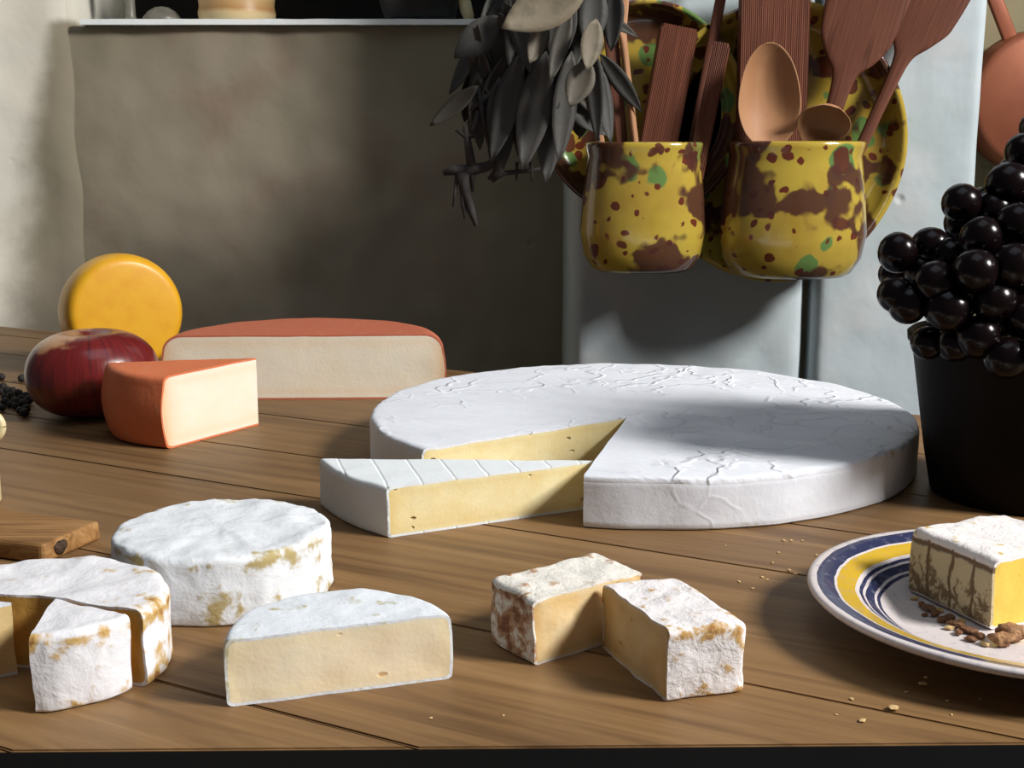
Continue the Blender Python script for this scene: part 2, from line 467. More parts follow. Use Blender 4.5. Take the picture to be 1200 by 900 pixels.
def cheese(name, label, apex, P, h, rind, paste=None, closed=False, rb=.004, bulge=0.0, amp=.0008, freq=60, seed=0.0, t=.0018, zbase=0.0, group=None, cat='cheese', sag=0.0):
    cx = sum(p[0] for p in P) / len(P); cy = sum(p[1] for p in P) / len(P)
    if closed and P[0] == P[-1]: P = P[:-1]
    P = [(p[0] - cx, p[1] - cy) for p in P]; apex = (apex[0] - cx, apex[1] - cy)
    loc = (cx, cy, TZ + zbase)
    def emit(bm, G, n, N, m, surf, lay, lay2, flip=False):
        vc = {}
        def V(i, k, j):
            key = (i, k % N if closed else k, j)
            if i == 0: key = (0, 0, j)
            if key not in vc:
                p, e, sd = G[(i, key[1], j)] if i else G[(0, 0, j)]
                vc[key] = bm.verts.new(p); vc[key][lay] = e; vc[key][lay2] = sd
            return vc[key]
        K = N if closed else N - 1
        for k in range(K):
            for i in range(n):
                if 'top' in surf: face(bm, [V(i, k, m), V(i + 1, k, m), V(i + 1, k + 1, m), V(i, k + 1, m)])
                if 'bot' in surf: face(bm, [V(i, k, 0), V(i, k + 1, 0), V(i + 1, k + 1, 0), V(i + 1, k, 0)])
            for j in range(m):
                if 'side' in surf: face(bm, [V(n, k, j), V(n, k + 1, j), V(n, k + 1, j + 1), V(n, k, j + 1)])
        if 'cap' in surf:
            for k in (0, N - 1):
                for i in range(n):
                    for j in range(m): face(bm, [V(i, k, j), V(i + 1, k, j), V(i + 1, k, j + 1), V(i, k, j + 1)])
        return V
    if paste is None:
        bm = bmesh.new(); l1 = bm.verts.layers.float.new('edge'); l2 = bm.verts.layers.float.new('side')
        G, n, N, m = wheel(apex, P, closed, h, rb, bulge, amp, freq, seed, sag=sag)
        emit(bm, G, n, N, m, ('top', 'bot', 'side') + (() if closed else ('cap',)), l1, l2)
        o = link(name, bm, rind, loc=loc); sharp(o, 75)
        return props(o, label, cat, group)
    root = empty(name, loc, label, cat, group)
    bm = bmesh.new(); l1 = bm.verts.layers.float.new('edge'); l2 = bm.verts.layers.float.new('side')
    Go, n, N, m = wheel(apex, P, closed, h, rb, bulge, amp, freq, seed, sag=sag)
    Gi, n, N, m = wheel(apex, P, closed, h, rb, bulge, amp, freq, seed, t=t, sag=sag)
    Vo = emit(bm, Go, n, N, m, ('top', 'bot', 'side'), l1, l2)
    Vi = emit(bm, Gi, n, N, m, ('top', 'bot', 'side'), l1, l2)
    for k in (0, N - 1):
        path = [(i, m) for i in range(n + 1)] + [(n, j) for j in range(m - 1, -1, -1)] + [(i, 0) for i in range(n - 1, -1, -1)]
        for (i, j), (i2, j2) in zip(path, path[1:]):
            face(bm, [Vo(i, k, j), Vo(i2, k, j2), Vi(i2, k, j2), Vi(i, k, j)])
    r = link('rind', bm, rind, root); sharp(r, 70)
    bm = bmesh.new(); l1 = bm.verts.layers.float.new('edge'); l2 = bm.verts.layers.float.new('side')
    emit(bm, Gi, n, N, m, ('top', 'bot', 'side', 'cap'), l1, l2)
    p = link('paste', bm, paste, root); sharp(p, 60)
    return root

white = (.79, .83, .87)
M['brie_rind'] = m_rind('brie_rind', (.77, .80, .86), (.62, .52, .34), .80, .16, 60, .9, bump=.25)
M['slice_rind'] = m_rind('brie_slice_rind', (.78, .83, .85), (.60, .50, .32), .80, .14, 60, .0, bump=.3, grid=(R(-14), .0105, -.35))
M['brie_paste'] = m_paste('brie_paste', (.88, .79, .48), (.82, .69, .36), .9, (.40, .24, .06), 45, (.72, .54, .20))
M['cam_rind'] = m_rind('camembert_rind', white, (.46, .37, .17), .655, .12, 70, bump=.7, low=.065)
M['cut_rind'] = m_rind('ripe_camembert_rind', (.82, .82, .85), (.58, .38, .13), .64, .14, 80, bump=.7, low=.05, dark=(.30, .13, .04))
M['half_rind'] = m_rind('half_camembert_rind', (.77, .82, .87), (.50, .46, .28), .60, .06, 95, bump=.5, low=.03)
M['half_paste'] = m_paste('soft_cream_paste', (.92, .83, .62), (.90, .76, .54), .25, (.70, .42, .14), 30, (.84, .70, .42))
M['cut_paste'] = m_paste('ripe_golden_paste', (.74, .45, .11), (.62, .34, .08), .3, (.45, .22, .04), 50, (.55, .30, .06))
M['pale_paste'] = m_paste('pale_cream_paste', (.82, .64, .34), (.74, .54, .25), .2, (.6, .4, .15), 40)
M['paulin_rind'] = m_rind('orange_rind', (.72, .20, .085), (.66, .25, .13), .60, .0, 120, bump=.25, rough=.6)
M['paulin_rind2'] = m_rind('brick_rind', (.55, .16, .09), (.58, .22, .13), .60, .0, 120, bump=.25, rough=.55)
M['paulin_paste'] = m_paste('ivory_paste', (.90, .83, .69), (.88, .79, .62), .0, scale=25, band=(.80, .45, .16))
M['carre_rind'] = m_rind('square_cheese_rind', (.82, .79, .79), (.54, .34, .13), .61, .17, 135, bump=.8, low=.0, dark=(.36, .17, .05))
M['carre_rind2'] = m_rind('brown_speckled_rind', (.80, .77, .70), (.46, .27, .15), .59, .09, 135, bump=.8, low=.17, dark=(.22, .10, .055))
M['carre_paste'] = m_paste('pale_amber_paste', (.86, .69, .42), (.80, .58, .28), .2, (.5, .3, .1), 60, (.62, .38, .12))

# big brie, a wedge missing towards the viewer
bc = Vector((.095, .938)); br = .2005; ba = Vector((.0840, .9085))
e1 = math.degrees(math.atan2(.8055 - bc.y, -.0635 - bc.x)); e2 = math.degrees(math.atan2(.7414 - bc.y, .0423 - bc.x))
cheese('brie_cheese', 'very large flat white brie wheel with one wedge cut out of it', ba, arc(bc, br, e2, e1 + 360, 150, .006, 2), .033, M['brie_rind'], M['brie_paste'], rb=.004, amp=.0011, freq=34, seed=4, t=.0014)
sa = T(697, 540, .031); s1 = T(453, 571, .031); s2 = T(374, 537, .031)
def rimcurve(a, b, bow, n=16):
    a = Vector((a[0], a[1])); b = Vector((b[0], b[1])); d = b - a; nn = Vector((-d.y, d.x)).normalized()
    return [tuple(a.lerp(b, k / n) + nn * (bow * math.sin(math.pi * k / n))) for k in range(n + 1)]
cheese('brie_wedge', 'long wedge of brie with yellow cut side lying in front of the big wheel', (sa.x, sa.y), rimcurve(s2, s1, -.006, 24), .031, M['slice_rind'], M['brie_paste'], rb=.0025, amp=.0007, freq=45, seed=9, t=.0014)
# whole camembert
cc = (-.150, .637); P = arc(cc, .0555, 0, 360, 120, .012, 5); P[-1] = P[0]
cheese('camembert', 'whole round white camembert with wrinkled tan-flecked side, uncut', cc, P, .034, M['cam_rind'], None, True, .0035, .0, .0019, 62, 1.3)
# half camembert
hA = Vector((-.1175, .4946)); hB = Vector((-.026, .5238)); hm = (hA + hB) / 2; ha = math.degrees(math.atan2(hB.y - hA.y, hB.x - hA.x)); hr = (hB - hA).length / 2
cheese('camembert_half', 'half of a camembert showing its wide creamy cut side, nearest the table front', hm, arc(hm, hr, ha, ha + 180, 80, .008, 2), .0295, M['half_rind'], M['half_paste'], rb=.0035, bulge=.0004, amp=.0008, freq=70, seed=3.3, t=.0012)
# cut camembert on the left: wheel, slice still in place, slice drawn out to the left
kc = Vector((-.208, .535)); kr = .0555
cheese('cut_camembert', 'cut-open camembert at the left edge with golden cut side showing', kc, arc(kc, kr, -22, 176, 90, .012, 7), .034, M['cut_rind'], M['cut_paste'], rb=.0045, amp=.0013, freq=62, seed=6.1, t=.0013)
ks = Vector((-.1995, .5315))
cheese('camembert_slice', 'slice of camembert standing against the cut wheel, rind side to the front', ks, arc(ks, .0435, -84, -28, 40, .01, 3), .0335, M['cut_rind'], M['cut_paste'], rb=.0035, amp=.0013, freq=62, seed=2.1, t=.0013)
kp = T(14, 706, .033)
kp = Vector((kp.x, kp.y))
cheese('camembert_wedge', 'pale pointed cheese wedge cut off by the left edge of the photo', kp, arc(kp, .053, 168, 214, 40, .01, 8), .033, M['half_rind'], M['pale_paste'], rb=.003, amp=.0009, freq=62, seed=5.5, t=.0012)
# saint paulin half and wedge
pA = Vector((-.3135, 1.132)); pB = Vector((-.061, 1.140)); pm = (pA + pB) / 2; pa = math.degrees(math.atan2(pB.y - pA.y, pB.x - pA.x)); pr = (pB - pA).length / 2
cheese('orange_cheese_half', 'half wheel of brick-red rinded cheese with a long ivory cut face', pm, arc(pm, pr, pa, pa + 180, 90), .059, M['paulin_rind2'], M['paulin_paste'], rb=.016, bulge=.002, amp=.0006, freq=30, seed=1, t=.0016)
wa = T(303, 498); w1 = T(195, 527); w2 = T(127, 505)
cheese('orange_cheese_wedge', 'orange-rinded cheese wedge with white cut face, in front of the half wheel', (wa.x, wa.y), rimcurve(w2, w1, -.012, 30), .056, M['paulin_rind'], M['paulin_paste'], rb=.006, bulge=.004, amp=.0005, freq=40, seed=2, t=.0014)
# two carre halves
def dirv(a): return Vector((math.cos(R(a)), math.sin(R(a))))
c1 = Vector((.0095, .5368)); u = dirv(37); v = dirv(125)
cheese('square_cheese_half', 'half of a small square cheese with speckled brown end, left of the pair', c1 + u * .033, rpoly([c1 + u * .066, c1 + u * .066 + v * .036, c1 + v * .036, c1], .004), .031, M['carre_rind2'], M['carre_paste'], rb=.003, amp=.0012, freq=75, seed=4.4, t=.0011)
c2 = Vector((.0647, .4992)); u = dirv(111.5); v = dirv(16)
cheese('square_cheese_half', 'half of a small square cheese turned white side forward, right of the pair', c2 + u * .031, rpoly([c2, c2 + v * .036, c2 + v * .037 + u * .064, c2 + u * .063], .004), .0315, M['carre_rind'], M['carre_paste'], rb=.003, amp=.0012, freq=75, seed=7.7, t=.0011)

# ------------------------------------------------------------------ yellow wheel, onion, peppercorns
t = NT('yellow_wax'); v = t.coord()
t.out(t.mix(t.step(t.noise(v, 60), .4, .7), (.80, .42, .020), (.76, .37, .016)), .38, t.bump(t.noise(v, 160), .12, .001), Subsurface_Weight=.1, Subsurface_Radius=(.01, .005, .001), Subsurface_Scale=.3)
M['wax'] = t.m
bm = bmesh.new(); prof = []
Rw, hw = .0595, .027
prof = [(0, -hw), (Rw * .5, -hw), (Rw * .78, -hw * .97)]
for k in range(25):
    a = -math.pi / 2 + math.pi * k / 24
    ca = max(0, math.cos(a)); sa_ = math.sin(a)
    prof.append((Rw * (.80 + .20 * ca ** .8), hw * .97 * (abs(sa_) ** .8) * (1 if sa_ > 0 else -1)))
prof += [(Rw * .78, hw * .975), (Rw * .5, hw * 1.0), (0, hw * 1.01)]
lathe(bm, prof, 96)
face_dir = Vector((.52, -.85, .06)).normalized()
rot = face_dir.to_track_quat('Z', 'Y').to_matrix()
zmin = 1
for vv in bm.verts: vv.co = rot @ vv.co; zmin = min(zmin, vv.co.z)
for vv in bm.verts: vv.co.z -= zmin
yb = Vector((-.3955, 1.285))
props(link('yellow_cheese', bm, M['wax'], loc=(yb.x, yb.y, TZ)), 'small round yellow waxed cheese standing on edge behind the onion', 'cheese')

t = NT('red_onion_skin')
v = t.coord((1, 1, 1))
gr = t.n('ShaderNodeTexCoord'); sp = t.n('ShaderNodeSeparateXYZ'); t.t.links.new(gr.outputs['Object'], sp.inputs[0])
an = t.math('ARCTAN2', sp.outputs[1], sp.outputs[0]); cb = t.n('ShaderNodeCombineXYZ'); t.put(cb.inputs[0], t.math('MULTIPLY', an, 9.0)); t.put(cb.inputs[1], t.math('MULTIPLY', sp.outputs[2], 12.0))
st = t.noise(cb.outputs[0], 1.6, 4, .6)
col = t.mix(t.step(st, .4, .7), (.17, .014, .012), (.085, .008, .012))
pk = t.step(t.math('ADD', t.noise(v, 26, 4), t.math('MULTIPLY', t.math('ADD', t.math('SUBTRACT', sp.outputs[2], .0700), t.math('MULTIPLY', sp.outputs[0], -.30)), 20.0)), .44, .56)
col = t.mix(pk, col, (.46, .23, .10))
t.out(col, .28, t.bump(st, .15, .001), Coat_Weight=.3)
M['onion'] = t.m
M['onion_tip'] = m_plain('onion_neck', (.34, .10, .04), (.18, .05, .02), .7, 150, .5, .002)
on = empty('red_onion', (-.3565, 1.072, TZ), 'dark red onion with a papery tan patch on top, beside the orange wedge', 'onion')
bm = bmesh.new(); prof = []
for k in range(33):
    a = -math.pi / 2 + math.pi * k / 32
    r = .0545 * math.cos(a) ** .66 if 0 < k < 32 else 0
    z = .0365 + .0365 * math.sin(a)
    z -= .009 * math.exp(-(r / .014) ** 2) * (1 if a > 0 else -.3)
    prof.append((r, z))
lathe(bm, prof, 72, fn=lambda r, z, a: r * (1 + .022 * math.cos(3 * a + .6) + .012 * math.cos(5 * a)))
link('bulb', bm, M['onion'], on)
bm = bmesh.new()
for k in range(6):
    a = k * 1.05; l_ = .004 + .002 * ((k * 5) % 3)
    tube(bm, [(.0025 * math.cos(a), .0025 * math.sin(a), .0600), (.004 * math.cos(a) - .002, .004 * math.sin(a), .0640), (.005 * math.cos(a + .5) - .003 - l_ * .6, .005 * math.sin(a + .5), .0655 + l_ * .25)], [.0034, .0028, .0008], 6)
link('neck', bm, M['onion_tip'], on)
M['pepper'] = m_plain('peppercorn', (.012, .010, .009), (.03, .024, .02), .7, 400, .8, .001)
bm = bmesh.new(); ico(bm, (0, 0, .0028), .0028, 2, (1, 1, 1), .15)
pc = props(link('peppercorn', bm, M['pepper']), 'small black peppercorn in the loose heap left of the red onion', 'peppercorn', 'black peppercorns left of the onion')
pts = [(3, 482), (6, 476), (12, 468), (17, 473), (22, 466), (25, 472), (19, 480), (28, 478), (31, 484), (24, 486), (12, 478), (9, 462), (4, 457), (1, 463), (26, 448), (2, 446), (6, 470), (34, 474), (20, 475.5), (15, 462), (30, 467), (29, 489)]
for i, (px, py) in enumerate(pts):
    o = pc if i == 0 else copy_tree(pc)
    p = T(px, py); o.location = (p.x, p.y, TZ); o.rotation_euler = (i, i * 2.1, 0); s = .85 + .3 * ((i * 37) % 10) / 10; s *= 1.35; o.scale = (s, s, s)
    o.rotation_euler = (0, 0, i)

# pale pot at the left edge
M['cream'] = m_plain('cream_glaze', (.80, .70, .42), (.70, .58, .32), .35, 60, .1, .001)
p = T(-28, 590)
pot = empty('cream_jug', (p.x, p.y, TZ), 'pale cream jug with rolled lip, only its rim visible at the left edge', 'jug')
bm = bmesh.new(); hj = .055
lathe(bm, [(0, 0), (.0145, 0), (.0155, .002), (.0155, hj - .008), (.0145, hj - .003), (.0130, hj), (.0115, hj - .003), (.0110, hj - .010), (.0110, .006), (0, .005)], 48)
link('body', bm, M['cream'], pot)
bm = bmesh.new()
pts = []
for k in range(25):
    a = 2 * math.pi * k / 24
    pts.append((.0150 + .0062 * math.cos(a) - .001, 0, hj - .004 + .0075 * math.sin(a)))
tube(bm, pts, [.0030] * 25, 10, False)
link('ring_handle', bm, M['cream'], pot)

# wooden board piece at left, behind the cut camembert
A = T(118, 611, .011); B = T(50, 640, .011)
bd = empty('wooden_board', ((A.x + B.x) / 2, (A.y + B.y) / 2, TZ), 'small rough wooden board with a dark knot in its edge, behind the cut camembert', 'board')
dv = (B - A).normalized(); nv = Vector((dv.y, -dv.x, 0))
if nv.x > 0: nv = -nv
L = (B - A).length
Mb = Matrix(((dv.x, nv.x, 0, 0), (dv.y, nv.y, 0, 0), (0, 0, 1, 0), (0, 0, 0, 1)))
bm = bmesh.new(); box(bm, -L / 2, 0, .0, L / 2, .085, .0115, .003, Mb, 3)
for vv in bm.verts:
    d = noise.noise_vector(vv.co * 60) * .0009; vv.co += Vector((d.x, d.y, 0))
me = link('plank', bm, M['board'], bd, smooth=False)
bm = bmesh.new(); ico(bm, (0, 0, 0), .0048, 2, (1.15, .28, .85), .3, 3)
for vv in bm.verts: vv.co = Mb @ (vv.co + Vector((L * .22, -.0002, .0062)))
props(link('knot', bm, M['knot'], bd), 'dark knot')

# ------------------------------------------------------------------ plate with a cheese
t = NT('painted_plate'); gr = t.n('ShaderNodeTexCoord'); sp = t.n('ShaderNodeSeparateXYZ'); t.t.links.new(gr.outputs['Object'], sp.inputs[0])
rr = t.math('SQRT', t.math('ADD', t.math('POWER', sp.outputs[0], 2.0), t.math('POWER', sp.outputs[1], 2.0)))
rr = t.math('ADD', rr, t.math('MULTIPLY', t.math('SUBTRACT', t.noise(gr.outputs['Object'], 45, 3), .5), .0028))
q = t.math('MULTIPLY', rr, 1 / .11)
cw, cbl, cy_ = (.72, .66, .65), (.032, .038, .095), (.62, .40, .035)
st = [(0, cw)]
for a, b, c in ((.0665, .0680, cbl), (.0692, .0735, cbl), (.0750, .0765, cbl), (.0790, .0880, cy_), (.0892, .0975, cbl)):
    st += [(a / .11, c), (b / .11, cw)]
col = t.ramp(q, st, 'CONSTANT')
col = t.mix(t.math('MULTIPLY', t.step(t.noise(gr.outputs['Object'], 230, 4), .52, .7), .35), col, (.30, .30, .38))
t.out(col, .3, None, Coat_Weight=.3)
M['plate'] = t.m
pcx, pcy = .2445, .577
bm = bmesh.new()
lathe(bm, [(0, .0042), (.045, .0042), (.058, .0044), (.066, .0088), (.078, .0150), (.094, .0196), (.0995, .0208), (.1015, .0205), (.1022, .0188), (.1005, .0170), (.085, .0125), (.066, .0060), (.058, .0018), (.056, 0), (.050, 0), (.048, .0012), (0, .0012)], 128)
props(link('dinner_plate', bm, M['plate'], loc=(pcx, pcy, TZ)), 'round plate with blue and yellow painted rings under a square cheese', 'plate')
PZ = .0046
L_ = T(1061, 692, PZ); C_ = T(1160, 739, PZ)
L2 = Vector((L_.x, L_.y)); C2 = Vector((C_.x, C_.y)); du = (C2 - L2).normalized(); dn = Vector((-du.y, du.x)); sz = (C2 - L2).length
# rind of this cheese: brown grid marks pressed in by the drying rack
t = NT('rack_marked_rind'); gr = t.n('ShaderNodeTexCoord')
mp = t.n('ShaderNodeMapping'); mp.vector_type = 'POINT'; mp.inputs['Rotation'].default_value = (0, 0, -math.atan2(du.y, du.x)); t.t.links.new(gr.outputs['Object'], mp.inputs['Vector'])
sp = t.n('ShaderNodeSeparateXYZ'); t.t.links.new(mp.outputs[0], sp.inputs[0])
wob = t.math('MULTIPLY', t.math('SUBTRACT', t.noise(gr.outputs['Object'], 90, 4), .5), .007)
xx = t.math('ADD', sp.outputs[0], wob); zz = t.math('ADD', sp.outputs[2], wob)
side = t.attr('side')
def line(co, at, wd): return t.step(t.math('ABSOLUTE', t.math('SUBTRACT', co, at)), wd, wd * .3)
ln = t.math('MAXIMUM', line(xx, -.004, .0016), line(xx, .0115, .0016)); ln = t.math('MAXIMUM', ln, line(xx, .0265, .0013))
ln = t.math('MAXIMUM', ln, line(zz, .0290, .0022))
mot = t.math('MULTIPLY', t.step(t.math('ADD', t.noise(gr.outputs['Object'], 150, 5, .65, .6), t.math('MULTIPLY', t.math('SUBTRACT', .02, sp.outputs[2]), 7.0)), .54, .64), t.step(sp.outputs[2], .026, .020))
base = t.mix(t.step(zz, .026, .031), (.60, .50, .30), (.84, .79, .76))
cs = t.mix(t.math('MULTIPLY', t.math('MAXIMUM', ln, t.math('MULTIPLY', mot, .9)), .95), base, (.15, .085, .035))
tn = t.noise(gr.outputs['Object'], 110, 5, .6, 1.0)
ct = t.mix(t.step(tn, .62, .68), (.84, .80, .78), (.62, .45, .14))
col = t.mix(side, ct, cs)
n1 = t.bump(tn, .7, .002); n1 = t.bump(t.math('MULTIPLY', ln, side), -.5, .002, n1)
t.out(col, .8, n1, Subsurface_Weight=.08, Subsurface_Radius=(.01, .006, .003), Subsurface_Scale=.4)
M['rack_rind'] = t.m
M['yolk_paste'] = m_paste('bright_yellow_paste', (.82, .58, .10), (.80, .54, .08), .15, (.6, .4, .05), 60)
q1 = C2; q2 = L2
far = .062
ap = C2 + dn * (far / 2)
cheese('square_cheese', 'square cheese with brown grid marks and a bright yellow cut side, on the plate', ap, rpoly([C2 + dn * far, L2 + dn * far, L2, C2], .005)[::-1] if False else rpoly([C2, L2, L2 + dn * far, C2 + dn * far], .005)[::-1], .0345, M['rack_rind'], M['yolk_paste'], rb=.004, amp=.0011, freq=70, seed=3.9, t=.0013, zbase=PZ - .0001)
M['nut'] = m_plain('walnut_meat', (.42, .22, .09), (.24, .10, .04), .6, 220, .8, .002)
M['crumb'] = m_plain('crumb', (.66, .47, .22), (.50, .32, .13), .8, 300, .5, .001)
M['brown_crumb'] = m_plain('brown_crumb', (.20, .085, .03), (.12, .05, .02), .7, 300, .6, .001)
def plate_z(x, y):
    r = math.hypot(x - pcx, y - pcy)
    pr_ = [(0, .0042), (.045, .0042), (.058, .0044), (.066, .0088), (.078, .0150), (.094, .0196), (.11, .0208)]
    for (a, za), (b, zb3) in zip(pr_, pr_[1:]):
        if a <= r <= b: return za + (zb3 - za) * (r - a) / (b - a)
    return .004
def on_plate(px, py):
    z = .005
    for _ in range(4): q = T(px, py, z); z = plate_z(q.x, q.y)
    return q, z
for i, (px, py, r, m_, lab, nm) in enumerate(((1186, 752, .0062, 'nut', 'knobbly walnut piece on the plate below the yellow cut side', 'walnut'), (1173, 757, .0046, 'nut', 'smaller walnut piece on the plate near the cheese corner', 'walnut'))):
    q, z = on_plate(px, py); bm = bmesh.new()
    ico(bm, (0, 0, 0), r, 3, (1.2, .8, .62), .55, i + 2); zm = min(v_.co.z for v_ in bm.verts)
    for v_ in bm.verts: v_.co.z -= zm
    props(link(nm, bm, M[m_], loc=(q.x, q.y, TZ + z)), lab, 'nut')
bits = [(1072, 703, .0016), (1080, 711, .0020), (1088, 716, .0026), (1095, 722, .0022), (1101, 717, .0018), (1106, 729, .0028), (1114, 726, .0024), (1120, 735, .0030), (1126, 731, .0022), (1132, 741, .0030), (1140, 743, .0024), (1147, 748, .0026), (1112, 738, .0018), (1123, 744, .0020), (1138, 752, .0022), (1084, 722, .0014), (1154, 757, .0020)]
for i, (px, py, r) in enumerate(bits):
    q, z = on_plate(px, py); bm = bmesh.new()
    ico(bm, (0, 0, 0), r, 2, (1.4, .9, .5), .5, i); zm = min(v_.co.z for v_ in bm.verts)
    for v_ in bm.verts: v_.co.z -= zm
    o = link('crumb', bm, M['brown_crumb'] if i % 4 else M['crumb'], loc=(q.x, q.y, TZ + z + .0002), smooth=False); o.rotation_euler = (0, 0, i * 1.3)
    props(o, 'small crumb on the painted plate at the foot of the square cheese', 'crumb', 'crumbs on the plate')
cr = [(1047, 832, 9), (1011, 846, 6), (998, 820, 4), (1082, 803, 6), (1085, 795, 4), (925, 669, 3.5), (932, 673, 3), (918, 634, 3), (927, 634, 3), (940, 634, 2.5), (893, 677, 3), (899, 680, 2.5), (882, 690, 2.5), (866, 682, 3), (1062, 812, 3), (1110, 822, 3), (1115, 838, 2.5), (980, 838, 2.5), (505, 842, 3), (590, 839, 2.5), (905, 660, 2.5), (912, 648, 2.5), (957, 651, 2.5), (1148, 820, 2.5), (850, 640, 2)]
for i, (px, py, r) in enumerate(cr):
    q = T(px, py); rm = r * q.y / F * .62; bm = bmesh.new()
    ico(bm, (0, 0, 0), rm, 2, (1.35, 1, .5), .55, i + 20); zm = min(v_.co.z for v_ in bm.verts)
    for v_ in bm.verts: v_.co.z -= zm
    o = link('crumb', bm, M['crumb'], loc=(q.x, q.y, TZ), smooth=False); o.rotation_euler = (0, 0, i * .9)
    if i == 0: props(o, 'largest pale crumb on the bare table in front of the plate', 'crumb')
    else: props(o, 'tiny pale crumb scattered on the bare table top', 'crumb', 'crumbs scattered on the table')

# ------------------------------------------------------------------ dark pot with black grapes
M['darkpot'] = m_plain('dark_pot', (.0035, .0022, .0022), (.005, .003, .003), .6, 40, .15, .002, Specular_IOR_Level=.15)
VX, VY = .340, .822
vp = empty('dark_pot', (VX, VY, TZ), 'tall near-black tapering pot heaped with black grapes at the right edge', 'pot')
bm = bmesh.new()
lathe(bm, [(0, 0), (.058, 0), (.060, .002), (.0655, .030), (.0735, .080), (.0765, .098), (.0795, .101), (.0800, .106), (.0775, .108), (.0740, .104), (.0690, .070), (.056, .012), (0, .010)], 96)
link('body', bm, M['darkpot'], vp)
t = NT('black_grape'); v = t.coord()
t.out(t.mix(t.step(t.noise(v, 70, 3), .45, .7), (.004, .002, .0025), (.009, .0035, .004)), .2, None, Specular_IOR_Level=.22)
M['grape'] = t.m
M['vine'] = m_plain('grape_stalk', (.16, .12, .05), (.09, .06, .025), .7, 150)
gb = empty('grape_bunch', (VX, VY, TZ + .10), 'big bunch of glossy black grapes piled on the dark pot', 'grapes')
bm = bmesh.new(); ico(bm, (0, 0, 0), 1, 3, (1, 1, 1.06)); gme = link('grape', bm, M['grape'], gb)
front = [(1052, 296, 23, .79), (1090, 289, 23, .80), (1127, 238, 23, .80), (1048, 322, 18, .82), (1050, 345, 22, .77), (1064, 357, 23, .765), (1182, 216, 26, .80), (1200, 178, 22, .82), (1128, 262, 21, .82), (1150, 279, 25, .77), (1087, 402, 20, .775), (1096, 330, 25, .76), (1110, 362, 27, .755), (1143, 318, 27, .75), (1187, 312, 27, .75), (1165, 352, 26, .75), (1192, 262, 25, .77), (1200, 372, 26, .75), (1150, 394, 26, .755), (1122, 402, 22, .765), (1186, 415, 25, .755), (1216, 225, 25, .80), (1232, 180, 24, .83), (1230, 290, 25, .76), (1235, 345, 25, .76), (1222, 400, 25, .76), (1080, 318, 21, .80), (1112, 300, 22, .79), (1165, 245, 22, .80), (1262, 250, 25, .80), (1270, 320, 25, .78), (1262, 385, 25, .77), (1215, 150, 20, .84), (1245, 150, 20, .86)]
rnd = random.Random(4)
gp = []
for px, py, r, Y in front:
    p = D(px, py, Y)
    r = r * Y / F
    dxy = Vector((p.x - VX, p.y - VY, 0))
    if p.z - TZ < .112 + r and dxy.y < 0.03:                # hangs over the rim, outside the pot
        need = .0805 + r + .001
        if dxy.length < need and dxy.length > .03: p = Vector((VX, VY, p.z)) + dxy * (need / dxy.length)
    gp.append((p, r))
tries = 0
while len(gp) < 86 and tries < 6000:
    tries += 1
    a = rnd.uniform(0, 2 * math.pi); rad = .066 * math.sqrt(rnd.random()); z = rnd.uniform(.123, .225)
    lim = .070 * (1 - max(0, (z - .15)) / .10)
    if rad > lim: continue
    p = Vector((VX + rad * math.cos(a) + .0, VY + rad * math.sin(a) + .005, TZ + z))
    if all((p - q).length > (r2 + .0125) * .80 for q, r2 in gp): gp.append((p, .0125))
for i, (p, r) in enumerate(gp):
    o = gme if i == 0 else gme.copy()
    if i: COL.objects.link(o); o.parent = gb
    o.location = p - gb.location; o.scale = (r, r, r); o.rotation_euler = (i * 1.1, i * .7, 0)
bm = bmesh.new()
a = D(1127, 238, .80) - gb.location; b = D(1182, 216, .80) - gb.location
tube(bm, [(0, 0, .01), (-.01, -.01, .06), (.005, 0, .10)], [.002, .002, .0015], 6)
for q, r in gp[:34]:
    e = q - gb.location; s = Vector((e.x * .35, e.y * .35, e.z * .85))
    tube(bm, [s, s.lerp(e, .5) + Vector((0, 0, .003)), e], [.0012, .001, .001], 5)
tube(bm, [b, (a + b) / 2 + Vector((0, 0, .004)), a], [.0014, .0011, .0013], 6)
link('stalk', bm, M['vine'], gb)

# ------------------------------------------------------------------ pottery wall pockets
BLOT_SHADE = (7.7, 2.2, .3)  # places the brown glaze blotches, which also paint shade on the pots' left
t = NT('spattered_glaze'); v = t.coord()
nz = t.n('ShaderNodeTexNoise', Scale=30.0, Detail=3.0); t.put(nz.inputs['Vector'], v)
s_ = t.n('ShaderNodeVectorMath', operation='SCALE'); t.put(s_.inputs[0], nz.outputs['Color']); s_.inputs['Scale'].default_value = .022
ad = t.n('ShaderNodeVectorMath', operation='ADD'); t.put(ad.inputs[0], v); t.put(ad.inputs[1], s_.outputs[0])
def spots(scale, thr, sharp_, off):
    o3 = t.n('ShaderNodeVectorMath', operation='ADD'); t.put(o3.inputs[0], ad.outputs[0]); o3.inputs[1].default_value = off
    vo = t.voro(o3.outputs[0], scale); sp2 = t.n('ShaderNodeSeparateColor'); t.put(sp2.inputs[0], vo.outputs['Color'])
    rad = t.math('MULTIPLY', sp2.outputs[0], thr)
    return t.step(t.math('SUBTRACT', vo.outputs['Distance'], rad), sharp_, -sharp_)
yel = t.mix(t.step(t.noise(v, 14, 3), .35, .7), (.47, .345, .05), (.38, .25, .04))
g = spots(24, .52, .03, (.3, .1, .7)); brn = spots(30, .40, .03, (1.1, 2.2, .4)); brn2 = spots(66, .40, .03, (4.1, .2, 1.4))
bo = t.n('ShaderNodeVectorMath', operation='ADD'); t.put(bo.inputs[0], ad.outputs[0]); bo.inputs[1].default_value = BLOT_SHADE
blot_shade = t.step(t.noise(bo.outputs[0], 11, 3), .515, .55)
